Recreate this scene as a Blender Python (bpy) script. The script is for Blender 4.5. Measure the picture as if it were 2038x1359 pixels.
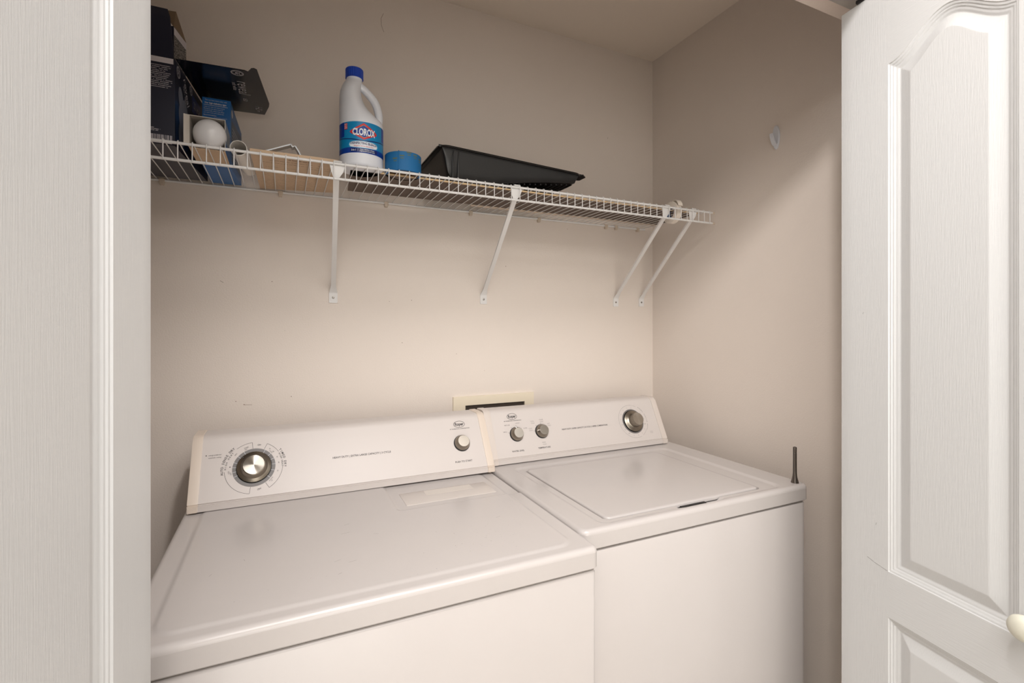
import bpy, bmesh, math, random
import numpy as np
from mathutils import Matrix, Vector
random.seed(7)
for o in list(bpy.data.objects): bpy.data.objects.remove(o)
S = bpy.context.scene
COL = S.collection
PI = math.pi
H = 1.334                                   # eye height; every builder works with z measured from the floor

# ------------------------------------------------------------------ camera, world, lights, exposure
cam_d = bpy.data.cameras.new('camera'); cam = bpy.data.objects.new('camera', cam_d); COL.objects.link(cam)
cam_d.sensor_width = 36.0; cam_d.lens = 972.7 / 2038 * 36; cam_d.shift_y = -35.3 / 2038
cam_d.clip_start = 0.02; cam_d.clip_end = 60
cam.location = (0, 0, H); cam.rotation_euler = (PI/2, 0, math.radians(-25.04))
S.camera = cam
S.view_settings.view_transform = 'Standard'; S.view_settings.look = 'None'
S.view_settings.gamma = 1.0; S.view_settings.use_curve_mapping = False
S.view_settings.exposure = 0.31
w = bpy.data.worlds.new('world'); S.world = w; w.use_nodes = True
w.node_tree.nodes['Background'].inputs[0].default_value = (0.85, 0.92, 1.0, 1)
w.node_tree.nodes['Background'].inputs[1].default_value = 1.0

def area(name, loc, rot, sx, sy, power, col, shape='RECTANGLE'):
    l = bpy.data.lights.new(name, 'AREA'); l.shape = shape; l.size = sx; l.size_y = sy
    l.energy = power; l.color = col
    o = bpy.data.objects.new(name, l); COL.objects.link(o); o.location = loc; o.rotation_euler = rot
    return o
# ceiling lamp of the hallway just above and right of the camera
def spot(name, loc, aim, power, col, cone, blend, rad):
    l = bpy.data.lights.new(name, 'SPOT'); l.energy = power; l.color = col; l.spot_size = math.radians(cone); l.spot_blend = blend
    l.shadow_soft_size = rad; o = bpy.data.objects.new(name, l); COL.objects.link(o); o.location = loc
    o.rotation_euler = (Vector(aim)-Vector(loc)).to_track_quat('-Z', 'Y').to_euler(); return o
spot('hall_spotlight', (0.27, 0.10, H + 1.03), (0.80, 1.45, H - 0.35), 38, (1.0, 0.958, 0.94), 112, 1.0, 0.05)
# wide overhead fill, added out of view to brighten the machine tops
area('overhead_fill_light', (0.10, -0.62, H + 1.09), (0, 0, 0), 1.8, 1.2, 38, (1.0, 0.98, 0.97))
# cool fill panel added behind the camera; no window is built there
area('rear_fill_light', (-0.62, -2.32, H - 0.15), (PI/2, 0, PI), 2.4, 1.9, 47, (0.945, 0.98, 1.0))

# ------------------------------------------------------------------ materials
def lin(c):
    return tuple(((x/255)/12.92 if x/255 <= .04045 else ((x/255+.055)/1.055)**2.4) for x in c) + (1,)
MC = {}
def mat(name, rgb, rough=.5, metal=0, spec=.5, bump=0, bscale=200, bdist=.001, coat=0, stretch=None, dirt=0, dcol=None, dscale=8, aniso=0, trans=0):
    if name in MC: return MC[name]
    m = bpy.data.materials.new(name); m.use_nodes = True; nt = m.node_tree; N = nt.nodes; L = nt.links
    b = N['Principled BSDF']; b.inputs['Base Color'].default_value = lin(rgb)
    b.inputs['Roughness'].default_value = rough; b.inputs['Metallic'].default_value = metal
    b.inputs['Specular IOR Level'].default_value = spec; b.inputs['Coat Weight'].default_value = coat
    if aniso:
        b.inputs['Anisotropic'].default_value = aniso
        tg = N.new('ShaderNodeTangent'); tg.direction_type = 'RADIAL'; tg.axis = 'Z'; L.new(tg.outputs[0], b.inputs['Tangent'])
    if trans: b.inputs['Transmission Weight'].default_value = trans
    tc = N.new('ShaderNodeTexCoord'); src = tc.outputs['Object']
    if stretch:
        mp = N.new('ShaderNodeMapping'); mp.inputs['Scale'].default_value = stretch
        L.new(src, mp.inputs['Vector']); src2 = mp.outputs[0]
    else: src2 = src
    if bump:
        n = N.new('ShaderNodeTexNoise'); n.inputs['Scale'].default_value = bscale; n.inputs['Detail'].default_value = 3
        L.new(src2, n.inputs['Vector']); bp = N.new('ShaderNodeBump'); bp.inputs['Strength'].default_value = bump
        bp.inputs['Distance'].default_value = bdist
        L.new(n.outputs['Fac'], bp.inputs['Height']); L.new(bp.outputs[0], b.inputs['Normal'])
    if dirt:
        n = N.new('ShaderNodeTexNoise'); n.inputs['Scale'].default_value = dscale; n.inputs['Detail'].default_value = 6
        n.inputs['Roughness'].default_value = .6
        L.new(src, n.inputs['Vector']); r = N.new('ShaderNodeValToRGB')
        r.color_ramp.elements[0].position = .35; r.color_ramp.elements[1].position = .7
        c0 = lin(rgb); c1 = lin(dcol)
        r.color_ramp.elements[0].color = c0
        r.color_ramp.elements[1].color = tuple(c0[i]*(1-dirt)+c1[i]*dirt for i in range(4))
        L.new(n.outputs['Fac'], r.inputs[0]); L.new(r.outputs[0], b.inputs['Base Color'])
    MC[name] = m; return m

M_WALL = mat('greige_wall_paint', (225, 214, 204), .6, bump=.35, bscale=260, bdist=.0012, dirt=.35, dcol=(219, 208, 198), dscale=3)
M_CEIL = mat('ceiling_paint', (236, 224, 211), .8, bump=.3, bscale=220, bdist=.0015)
M_ROOM = mat('hall_paint', (226, 221, 214), .7)
M_SOFFIT = mat('soffit_paint', (232, 218, 208), .6, bump=.3, bscale=260)
M_FLOOR = mat('floor_laminate', (190, 180, 168), .45, dirt=.6, dcol=(170, 158, 146), dscale=5)
M_DOOR = mat('white_door_paint', (211, 212, 212), .42, bump=.22, bscale=60, bdist=.0012, stretch=(9, 9, .45))
M_DOORH = mat('white_door_paint_rail', (211, 212, 212), .42, bump=.22, bscale=60, bdist=.0012, stretch=(.45, .45, 9))
M_TRIM = mat('white_trim_paint', (232, 230, 226), .4)
M_ENAMEL = mat('white_enamel', (199, 193, 190), .20, spec=.5, bump=.06, bscale=900, bdist=.0004, dirt=.2, dcol=(192, 186, 182), dscale=9)
M_CONSOLE = mat('console_white', (206, 198, 193), .42)
M_CONTOP = mat('console_top_plastic', (232, 220, 214), .35)
M_CREAM = mat('cream_plastic', (216, 202, 188), .42)
M_CREAMW = mat('pale_cream_plastic', (210, 200, 192), .42)
M_GAP_SHADE = mat('painted_gap_shade', (40, 36, 34), .8)
M_INK = mat('dark_grey_ink', (62, 58, 58), .6)
M_INKL = mat('light_grey_ink', (150, 142, 140), .6)
M_WHITEINK = mat('white_ink', (225, 225, 230), .6)
M_GREYRING = mat('grey_ring_plastic', (112, 108, 106), .45)
M_BLACK = mat('black_plastic', (22, 21, 22), .4)
M_CHROME = mat('brushed_metal', (176, 170, 160), .22, 1, aniso=.95)
M_CHROMED = mat('brushed_metal_skirt', (150, 142, 130), .33, 1)
M_STEEL = mat('dark_steel', (112, 105, 100), .3, 1, bump=.2, bscale=300)
M_WIRE = mat('white_vinyl_coating', (226, 224, 222), .35)
M_CLIP = mat('aged_clip_plastic', (206, 190, 172), .5)
M_SCREW = mat('screw_metal', (150, 145, 140), .35, 1)

# ------------------------------------------------------------------ mesh building helpers
class B:
    def __init__(s): s.v = []; s.f = []; s.m = []; s.mat = 0
    def add(s, vs, fs, M=None):
        o = len(s.v)
        s.v += [tuple(M @ Vector(p)) for p in vs] if M is not None else [tuple(p) for p in vs]
        s.f += [tuple(i+o for i in f) for f in fs]; s.m += [s.mat]*len(fs)
        return s
    def addbm(s, bm, M=None):
        bm.verts.index_update()
        return s.add([v.co.copy() for v in bm.verts], [[v.index for v in f.verts] for f in bm.faces], M)
    def box(s, x0, x1, y0, y1, z0, z1, r=0, seg=3, M=None, edges=None):
        bm = bmesh.new()
        bmesh.ops.create_cube(bm, size=1)
        for v in bm.verts:
            v.co = ((x0+x1)/2+v.co.x*(x1-x0), (y0+y1)/2+v.co.y*(y1-y0), (z0+z1)/2+v.co.z*(z1-z0))
        if r:
            ed = [e for e in bm.edges if edges is None or edges(e)]
            bmesh.ops.bevel(bm, geom=ed, offset=r, segments=seg, affect='EDGES', profile=.5)
        s.addbm(bm, M); bm.free(); return s
    def loft(s, rings, cap0=True, cap1=True, closed=True, M=None):
        n = len(rings[0]); vs = [p for r in rings for p in r]; fs = []
        for k in range(len(rings)-1):
            for i in range(n if closed else n-1):
                j = (i+1) % n
                fs.append((k*n+i, k*n+j, (k+1)*n+j, (k+1)*n+i))
        if cap0: fs.append(tuple(reversed(range(n))))
        if cap1: fs.append(tuple(range((len(rings)-1)*n, len(rings)*n)))
        return s.add(vs, fs, M)
    def lathe(s, prof, M=None, seg=40, caps=True):
        rings = [[(r*math.cos(2*PI*i/seg), r*math.sin(2*PI*i/seg), z) for i in range(seg)] for r, z in prof]
        return s.loft(rings, caps, caps, True, M)
    def tube(s, pts, r, seg=8, M=None):
        pts = [Vector(p) for p in pts]; rings = []
        t0 = (pts[1]-pts[0]).normalized()
        up = Vector((0, 0, 1)) if abs(t0.z) < .9 else Vector((1, 0, 0))
        a = t0.cross(up).normalized()
        for i, p in enumerate(pts):
            t = (pts[min(i+1, len(pts)-1)]-pts[max(i-1, 0)]).normalized()
            a = (a - t*a.dot(t)).normalized(); b = t.cross(a)
            rr = r[i] if isinstance(r, (list, tuple)) else r
            rings.append([p+a*rr*math.cos(2*PI*k/seg)+b*rr*math.sin(2*PI*k/seg) for k in range(seg)])
        return s.loft(rings, True, True, True, M)
    def prism(s, poly, z0, z1, M=None):          # poly in xy, extruded in z
        return s.loft([[(x, y, z0) for x, y in poly], [(x, y, z1) for x, y in poly]], True, True, True, M)
    def bar(s, pts, wdt, thk, side=(1, 0, 0)):   # flat strap following pts
        pts = [Vector(p) for p in pts]; side = Vector(side); rings = []
        for i, p in enumerate(pts):
            t = (pts[min(i+1, len(pts)-1)]-pts[max(i-1, 0)]).normalized()
            nrm = side.cross(t).normalized(); ww = wdt[i] if isinstance(wdt, (list, tuple)) else wdt
            rings.append([p+side*ww/2+nrm*thk/2, p-side*ww/2+nrm*thk/2, p-side*ww/2-nrm*thk/2, p+side*ww/2-nrm*thk/2])
        return s.loft(rings)
    def quad(s, a, b, c, d): return s.add([a, b, c, d], [(0, 1, 2, 3)])
    def text(s, txt, size, M, align='CENTER', bold=0, sx=1.0, shear=0, thick=0, space=1.0):
        c = bpy.data.curves.new('t', 'FONT'); c.body = txt; c.size = size; c.align_x = align; c.align_y = 'CENTER'
        c.offset = bold*size; c.shear = shear; c.extrude = thick; c.space_character = space; c.resolution_u = 3
        o = bpy.data.objects.new('t', c); COL.objects.link(o)
        dg = bpy.context.evaluated_depsgraph_get(); me = bpy.data.meshes.new_from_object(o.evaluated_get(dg))
        s.add([(v.co.x*sx, v.co.y, v.co.z) for v in me.vertices], [tuple(p.vertices) for p in me.polygons], M)
        bpy.data.objects.remove(o); bpy.data.curves.remove(c); bpy.data.meshes.remove(me)
        return s
    def arctext(s, txt, size, M, r, a0, a1, bold=0, flip=False, sx=1.0):   # letters on an arc, angles in degrees, from a0 to a1
        n = len(txt)
        for i, ch in enumerate(txt):
            if ch == ' ': continue
            a = math.radians(a0+(a1-a0)*i/max(n-1, 1)); rot = a-PI/2 if not flip else a+PI/2
            s.text(ch, size, M @ Matrix.Translation((r*math.cos(a), r*math.sin(a), 0)) @ Matrix.Rotation(rot, 4, 'Z'), bold=bold, sx=sx)
        return s
    def ring(s, r0, r1, z, M, seg=64, a0=0, a1=360):   # flat annulus sector
        vs = []; fs = []; k = max(2, int(seg*(abs(a1-a0))/360))
        for i in range(k+1):
            a = math.radians(a0+(a1-a0)*i/k)
            vs += [(r0*math.cos(a), r0*math.sin(a), z), (r1*math.cos(a), r1*math.sin(a), z)]
        for i in range(k): fs.append((2*i, 2*i+1, 2*i+3, 2*i+2))
        return s.add(vs, fs, M)
    def line(s, p, q, wd, M, z=0):
        p = Vector((p[0], p[1], z)); q = Vector((q[0], q[1], z)); t = (q-p).normalized(); n = Vector((-t.y, t.x, 0))*wd/2
        return s.add([p+n, p-n, q-n, q+n], [(0, 1, 2, 3)], M)
    def build(s, name, mats, parent=None, smooth=30, label=None, recalc=True, M=None):
        me = bpy.data.meshes.new(name)
        off = Vector((0, 0, 0))
        if parent is not None:
            p = parent
            while p is not None: off += p.location; p = p.parent
        mo = off
        if M is not None: off = Vector((0, 0, 0))
        me.from_pydata([(x-off.x, y-off.y, z-off.z) for x, y, z in s.v], [], s.f)
        if not isinstance(mats, (list, tuple)): mats = [mats]
        for m in mats: me.materials.append(m)
        me.polygons.foreach_set('material_index', s.m)
        me.update()
        if recalc:
            bm = bmesh.new(); bm.from_mesh(me); bmesh.ops.recalc_face_normals(bm, faces=bm.faces); bm.to_mesh(me); bm.free()
        if smooth:
            me.polygons.foreach_set('use_smooth', [True]*len(me.polygons)); me.set_sharp_from_angle(angle=math.radians(smooth))
        o = bpy.data.objects.new(name, me); COL.objects.link(o)
        if parent is not None: o.parent = parent
        if M is not None: o.matrix_local = Matrix.Translation(-mo) @ M
        if label: o['label'] = label
        return o

def thing(name, label, cat, loc, group=None):
    o = bpy.data.objects.new(name, None); o.empty_display_size = .05; COL.objects.link(o); o.location = loc
    o['label'] = label; o['category'] = cat
    if group: o['group'] = group
    return o
def tag(o, label, cat, group=None):
    o['label'] = label; o['category'] = cat
    if group: o['group'] = group
    return o
def struct(o, label=None):
    o['kind'] = 'structure'
    if label: o['label'] = label
    return o
def T(x, y, z): return Matrix.Translation((x, y, z))
def frame(o, ex, ey, ez=None):      # matrix with given origin and axes
    ex = Vector(ex).normalized(); ey = Vector(ey).normalized(); ez = Vector(ez).normalized() if ez else ex.cross(ey)
    m = Matrix.Identity(4)
    for i in range(3): m[i][0] = ex[i]; m[i][1] = ey[i]; m[i][2] = ez[i]; m[i][3] = o[i]
    return m
def Z(z): return H+z                 # heights given relative to the eye

# ------------------------------------------------------------------ the setting
WX = 1.352; WY = 1.55; CZ = 1.059
def slab(name, x0, x1, y0, y1, z0, z1, m, label=None, r=0):
    return struct(B().box(x0, x1, y0, y1, z0, z1, r).build(name, m), label)
slab('floor', -2.2, 2.8, -2.6, 1.7, -.1, 0, M_FLOOR)
slab('wall_back', -.75, WX+.1, WY, WY+.1, 0, H+1.2, M_WALL, 'greige painted back wall of the laundry closet')
slab('wall_right', WX, WX+.1, .56, WY, 0, H+1.2, M_WALL, 'greige painted right wall of the closet')
slab('wall_left', -.75, -.65, .56, WY, 0, H+1.2, M_WALL)
slab('ceiling', -.75, WX+.1, .697, WY, Z(CZ), H+1.2, M_CEIL, 'closet ceiling')
slab('wall_header', -.65, WX, .565, .697, Z(.698), H+1.2, M_SOFFIT, 'wall above the closet opening')
slab('wall_front_left', -2.2, -.235, .565, .697, 0, H+1.2, M_ROOM)
slab('wall_front_right', WX-.02, 2.8, .565, .697, 0, H+1.2, M_ROOM)
slab('wall_hall_left', -2.3, -2.2, -2.6, .7, 0, H+1.2, M_ROOM)
slab('wall_hall_right', 2.8, 2.9, -2.6, .7, 0, H+1.2, M_ROOM)
slab('wall_hall_back', -2.3, 2.9, -2.7, -2.6, 0, H+1.2, M_ROOM)
slab('ceiling_hall', -2.3, 2.9, -2.7, .565, Z(1.106), H+1.2, M_ROOM)
slab('trim_header', -.235, WX-.02, .545, .565, Z(.698), Z(.76), M_TRIM)
slab('trim_jamb_left', -.255, -.235, .55, .697, 0, Z(.698), M_TRIM)
# bifold track screwed under the header
tr = B(); tr.box(-.22, WX-.03, .622, .65, Z(.680), Z(.698), .002)
tag(tr.build('door_track', mat('track_metal', (190, 188, 184), .35, .7)), 'white metal bifold track screwed under the closet header', 'door track')

# ------------------------------------------------------------------ bifold doors: relief leaf
LW = .410
def arch(s_):
    return .503+.052*(.5+.5*np.cos(PI*np.clip((s_-.205)/.102, -1, 1)))
def prof(d):            # depth below the face at distance d inside a panel outline
    xs = [0, .0005, .004, .0055, .0085, .010, .0135, .0175, .0185, .039, .0405, 1]
    ys = [0, .0018, .0022, .0040, .0044, .0062, .0066, .0085, .0085, .0022, .0018, .0018]
    return np.interp(d, xs, ys)
def leaf(name, far, ang, face_sign, parent=None, thick=.033):
    # far = point of the far edge on the visible face, ang = direction far->near, face_sign = +1 if visible face looks to +X
    zt = .66; zb = -1.31
    ss = np.unique(np.round(np.concatenate([np.linspace(0, .10, 8), np.arange(.100, .312, .0014), np.linspace(.312, LW, 8)]), 5))
    def rng(a, b, st): return np.arange(a, b, st)
    zz = np.unique(np.round(np.concatenate([[zb, -1.2], rng(-1.2, -1.12, .002), rng(-1.1, -.625, .02), rng(-.625, -.56, .0014), [-.55, -.54, -.52, -.50], rng(-.485, -.43, .0014), rng(-.42, .43, .02), rng(.444, .512, .0013), [.53, .55, .575, .6, .63, .655, zt]]), 5))
    Sg, Zg = np.meshgrid(ss, zz)
    Zg = Zg+(arch(Sg)-.503)*np.interp(Zg, [.36, .44, .52, .655], [0, 1, 1, 0])
    a = arch(Sg); da = np.gradient(arch(ss), ss)[None, :]
    d_up = np.minimum(np.minimum(Sg-.103, .307-Sg), np.minimum(Zg+.480, (a-Zg)/np.sqrt(1+da**2)))
    a2 = -.570
    d_lo = np.minimum(np.minimum(Sg-.103, .307-Sg), np.minimum(Zg+1.19, a2-Zg))
    D = prof(np.maximum(d_up, d_lo))
    D = np.where(np.maximum(d_up, d_lo) < 0, 0, D)
    # edge round
    e = np.minimum(np.minimum(Sg, LW-Sg), np.minimum(Zg-zb, zt-Zg))
    D = D+np.where(e < .0001, .0015, 0)
    dirv = Vector((math.sin(ang), math.cos(ang), 0)); nrm = Vector((dirv.y, -dirv.x, 0))
    if nrm.x*face_sign < 0: nrm = -nrm
    P = np.zeros(Sg.shape+(3,))
    for i in range(2): P[..., i] = far[i]+dirv[i]*Sg-nrm[i]*D
    P[..., 2] = Zg+H
    nz, ns = Sg.shape; vs = P.reshape(-1, 3).tolist(); fs = []
    for k in range(nz-1):
        for i in range(ns-1): fs.append((k*ns+i, k*ns+i+1, (k+1)*ns+i+1, (k+1)*ns+i))
    b = B(); b.add(vs, fs)
    rail = []
    for f in range(len(fs)):
        k, i = divmod(f, ns-1); s_, z_ = ss[i], zz[k]
        r_ = .103 <= s_ < .307 and (z_ >= .5025 or -.570 <= z_ < -.4801 or z_ < -1.19)
        rail.append(1 if r_ else 0)
    b.m = rail
    # edges and back
    c = [(0, 0), (LW, 0), (LW, 1), (0, 1)]
    q = []
    for s_, t in [(0, .0015), (LW, .0015), (LW, thick), (0, thick)]:
        q.append((far[0]+dirv.x*s_-nrm.x*t, far[1]+dirv.y*s_-nrm.y*t))
    b.mat = 0
    v = [(x, y, Z(zb)) for x, y in q]+[(x, y, Z(zt)) for x, y in q]
    b.add(v, [(0, 3, 7, 4), (3, 2, 6, 7), (1, 2, 6, 5), (4, 7, 6, 5), (0, 1, 2, 3)])
    return b.build(name, [M_DOOR, M_DOORH], parent, smooth=35, recalc=False), dirv, nrm
def door(name, far, ang, sign, label, wall_pt, knob):
    root = thing(name, label, 'door', (far[0], far[1], 0)); del root['category']; root['kind'] = 'structure'
    lf, dv, nr = leaf('door_leaf', far, ang, sign, root)
    near = Vector((far[0], far[1], 0))+dv*LW-nr*.038
    # second leaf folded behind the first, running back to the jamb
    wp = Vector((wall_pt[0], wall_pt[1], 0)); t = (wp-near).normalized()
    n2 = Vector((t.y, -t.x, 0)); n2 = n2 if n2.x*sign < 0 else -n2
    b = B(); a0 = near; a1 = near+t*LW; th = n2*.030
    if True:
        p = [a0, a1, a1+th, a0+th]
        b.loft([[(u.x, u.y, Z(-1.31)) for u in p], [(u.x, u.y, Z(.66)) for u in p]])
        b.build('folded_leaf', M_DOOR, root)
    for z in (-1.05, -.2, .5):
        hb = B(); c = near+nr*.016+dv*.003
        hb.tube([(c.x, c.y, Z(z-.03)), (c.x, c.y, Z(z+.03))], .0035, 10)
        hb.build('hinge', M_SCREW, root)
    # top pivot
    pb = B(); c = Vector((far[0], far[1], 0))+dv*.045-nr*.016
    pb.tube([(c.x, c.y, Z(.655)), (c.x, c.y, Z(.684))], .005, 12)
    pb.box(c.x-.018, c.x+.018, c.y-.012, c.y+.012, Z(.660), Z(.668), .002)
    pb.build('top_pivot', M_BLACK, root)
    if knob:
        c = Vector((far[0], far[1], 0))+dv*knob[0]; c.z = Z(knob[1])
        m = frame(c, dv, (0, 0, 1), nr)
        kb = B(); kb.lathe([(.009, 0), (.0075, .004), (.0075, .010), (.014, .015), (.0185, .021), (.0192, .026), (.0175, .031), (.012, .0345), (.005, .036), (.0004, .0362)], m, 36)
        kb.build('knob', mat('aged_knob_paint', (222, 220, 205), .35), lf, 50, label='off white round knob')
    return root
door('door_1', (-.130, .650), math.radians(180+4.6), 1, 'white bifold closet door at the left edge, seen close up', (-.215, .62), None)
door('door_2', (1.083, .651), math.radians(180+11.5), -1, 'white arched panel bifold closet door on the right with knob', (1.30, .60), (.327, -.452))

# ------------------------------------------------------------------ heightfield tops for the machines
def hf_top(b, x0, x1, y0, y1, ztop, zbot, rc, re, fn, st=.0022):
    # rounded slab whose upper surface is ztop+fn(x,y); rc corner radius in plan, re edge radius
    def axis(a, c):
        e = re*(1-np.cos(np.linspace(0, PI/2, 8)))
        return np.unique(np.round(np.concatenate([a+e, np.arange(a+re, c-re, st), c-e]), 6))
    X, Y = np.meshgrid(axis(x0, x1), axis(y0, y1))
    cx = (x0+x1)/2; cy = (y0+y1)/2; hx = (x1-x0)/2; hy = (y1-y0)/2
    qx = np.abs(X-cx)-(hx-rc); qy = np.abs(Y-cy)-(hy-rc)
    L = np.sqrt(np.maximum(qx, 0)**2+np.maximum(qy, 0)**2)
    d = rc-L-np.minimum(np.maximum(qx, qy), 0)           # inside distance
    out = d < 0
    k = np.where(out, rc/np.maximum(L, 1e-9), 1)
    X2 = np.where(out, cx+np.sign(X-cx)*((hx-rc)+qx*k), X); Y2 = np.where(out, cy+np.sign(Y-cy)*((hy-rc)+qy*k), Y)
    d = np.maximum(d, 0)
    Zg = ztop+fn(X2, Y2)-np.where(d < re, re-np.sqrt(np.maximum(re**2-(re-d)**2, 0)), 0)
    ny, nx = X.shape
    vs = np.stack([X2, Y2, Zg], -1).reshape(-1, 3).tolist(); fs = []
    for j in range(ny-1):
        for i in range(nx-1): fs.append((j*nx+i, j*nx+i+1, (j+1)*nx+i+1, (j+1)*nx+i))
    b.add(vs, fs)
    pts = rrect(x0, x1, y0, y1, rc, 10)
    b.loft([[(x, y, ztop-re) for x, y in pts], [(x, y, zbot+.003) for x, y in pts], [(x, y, zbot) for x, y in rrect(x0+.003, x1-.003, y0+.003, y1-.003, rc, 10)]], False, True)
    return b
def rrect(x0, x1, y0, y1, r, n=8):
    if not isinstance(r, (tuple, list)): r = (r,)*4      # corners: (x1,y1),(x0,y1),(x0,y0),(x1,y0)
    out = []
    for (cx, cy, a), q in zip([(x1, y1, 0), (x0, y1, 90), (x0, y0, 180), (x1, y0, 270)], r):
        sx = -1 if cx == x1 else 1; sy = -1 if cy == y1 else 1
        for i in range(n+1):
            t = math.radians(a+90*i/n); out.append((cx+sx*q+q*math.cos(t), cy+sy*q+q*math.sin(t)))
    return out
def sd_rr(X, Y, x0, x1, y0, y1, r):     # inside-positive distance to rounded rect
    cx = (x0+x1)/2; cy = (y0+y1)/2; qx = np.abs(X-cx)-((x1-x0)/2-r); qy = np.abs(Y-cy)-((y1-y0)/2-r)
    return r-np.sqrt(np.maximum(qx, 0)**2+np.maximum(qy, 0)**2)-np.minimum(np.maximum(qx, qy), 0)
def sst(d, a, b_):
    t = np.clip((d-a)/(b_-a), 0, 1); return t*t*(3-2*t)
def console(root, x0, x1, A, Bp, back, capm, capw, tag_):
    # side profile in (y,z); A lower end and Bp upper end of the sloped face
    ay, az = A; by, bz = Bp; yb = ay-.003
    def pr(o=0):
        e = Vector((by-ay, bz-az)).normalized(); n = Vector((-e.y, e.x))*o    # outward = towards the room
        P = [(yb+.012, Z(-.4195)), (yb+.012, Z(-.4172)), (yb-o, Z(-.4172)), (yb-o, Z(az-.0036)), (yb+.0045-o, Z(az-.0030)), (yb+.0045-o, Z(az-.0006)),
             (ay+n.x*1.0, Z(az+.0005)), (by-e.x*.007+n.x, Z(bz-e.y*.007+n.y))]
        for k in range(1, 6):
            t = k/5; p0 = Vector((by-e.x*.007, bz-e.y*.007)); p1 = Vector((by+.002, bz+.003)); p2 = Vector((by+.014, bz+.0045))
            q = p0*(1-t)**2+p1*2*t*(1-t)+p2*t*t
            P.append((q.x+n.x*.3, Z(q.y+o*.8)))
        P += [(back-.004, Z(bz+.0045+o*.8)), (back, Z(bz+.001)), (back, Z(-.4195))]
        return P
    body = B(); p = pr(); xs0, xs1 = x0+capw, x1-capw
    body.loft([[(xs0, y, z) for y, z in p], [(xs1, y, z) for y, z in p]])
    con = body.build('control_console', M_CONSOLE, root, 25)
    for a_, b_ in ((x0, x0+capw), (x1-capw, x1)):
        c = B(); p2 = pr(.0022); ins = .0012
        cy = sum(y for y, z in p2)/len(p2); cz = sum(z for y, z in p2)/len(p2)
        sh = [(y+(cy-y)*.012, z+(cz-z)*.012) for y, z in p2]
        c.loft([[(a_, y, z) for y, z in sh], [(a_+ins, y, z) for y, z in p2], [(b_-ins, y, z) for y, z in p2], [(b_, y, z) for y, z in sh]])
        c.build('end_cap', capm, con, 25, label='cream plastic end cap')
    e = Vector((0, by-ay, bz-az)).normalized()
    return con, (lambda x, s_, h=0: frame(Vector((x, ay, Z(az)))+e*s_+Vector((1, 0, 0)).cross(e)*h, (1, 0, 0), e))
def small_knob(con, M, r=.0215, name='knob', pointer=None):
    b = B(); b.mat = 0; KM = M; M = Matrix.Identity(4)
    b.lathe([(r*1.04, 0), (r*1.04, .002), (r, .0035), (r*.985, .006)], M, 40)
    b.mat = 1
    b.lathe([(r*.97, .005), (r*.95, .009), (r*.86, .014), (r*.72, .0185), (r*.70, .0195), (r*.66, .0195)], M, 48)
    b.mat = 3; b.lathe([(r*.70, .0190), (r*.70, .0204), (r*.64, .0204)], M, 48)
    b.mat = 2; b.lathe([(r*.64, .0190), (r*.64, .0200), (.0002, .0201)], M, 48)
    if pointer is not None:
        b.mat = 3; a = math.radians(pointer)
        b.box(r*.62, r*.97, -.0018, .0018, .010, .0196, .0006, 2, M @ Matrix.Rotation(a, 4, 'Z'))
    return b.build(name, [M_BLACK, M_CHROMED, M_CHROME, mat('bright_rim', (214, 208, 198), .25, 1)], con, 35, M=KM)
def roper_logo(b, face, x, s_):
    m = face(x, s_, .0004)
    a_, c_ = .0172, .0100
    for k in range(40):
        t0 = 2*PI*k/40; t1 = 2*PI*(k+1)/40
        o = [(a_*math.cos(t0), c_*math.sin(t0), 0), (a_*math.cos(t1), c_*math.sin(t1), 0), (a_*.93*math.cos(t1), c_*.89*math.sin(t1), 0), (a_*.93*math.cos(t0), c_*.89*math.sin(t0), 0)]
        b.add(o, [(0, 1, 2, 3)], m)
    b.text('Roper', .0128, m @ T(0, 0, 0), bold=.03, sx=.82)
    b.text('BY WHIRLPOOL CORPORATION', .0036, face(x, s_-.0135, .0004), bold=.02, sx=1.12)
SPECK = mat('dirt_speck', (120, 112, 106), .7)
def specks(b, pts, z):
    for (x, y, r) in pts:
        n = 6; a0 = random.random()*6
        b.add([(x+r*math.cos(a0+2*PI*k/n)*random.uniform(.5, 1.2), y+r*math.sin(a0+2*PI*k/n)*random.uniform(.5, 1.2), z) for k in range(n)], [tuple(range(n))])
    return b

# ------------------------------------------------------------------ dryer
DX0, DX1, DY0, DY1 = -.202, .542, .768, 1.432
dry = thing('clothes_dryer', 'white electric dryer with one big round dial, left of the washer', 'dryer', ((DX0+DX1)/2, 1.1, 0))
def dry_fn(X, Y):
    d = sd_rr(X, Y, -.168, .508, .792, 1.30, .035)
    z = .0026*sst(d, 0, .010)
    # raised ledge round the lint door, open towards the console
    l = sd_rr(X, Y, .232, .60, 1.100, 1.40, .014)
    z = z-.0030*sst(l, -.004, .006)
    return z
b = B(); hf_top(b, DX0, DX1, DY0, DY1, Z(-.4215), Z(-.463), .014, .010, dry_fn)
dtop = b.build('top_panel', M_ENAMEL, dry, 40, recalc=False)
b = B()
b.prism(rrect(DX0+.004, DX1-.004, DY0+.029, DY1, .006), .03, Z(-.4655))
b.build('cabinet', M_ENAMEL, dry, 30)
b = B()
pts = rrect(DX0+.003, DX1-.003, DY0+.005, DY0+.03, (.002, .002, .010, .010))
ins = rrect(DX0+.008, DX1-.008, DY0+.010, DY0+.03, (.002, .002, .008, .008))
mid = rrect(DX0+.0045, DX1-.0045, DY0+.0065, DY0+.03, (.002, .002, .010, .010))
b.loft([[(x, y, .06) for x, y in pts], [(x, y, Z(-.4715)) for x, y in pts], [(x, y, Z(-.4685)) for x, y in mid], [(x, y, Z(-.467)) for x, y in ins]])
b.build('front_panel', M_ENAMEL, dry, 40)
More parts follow.
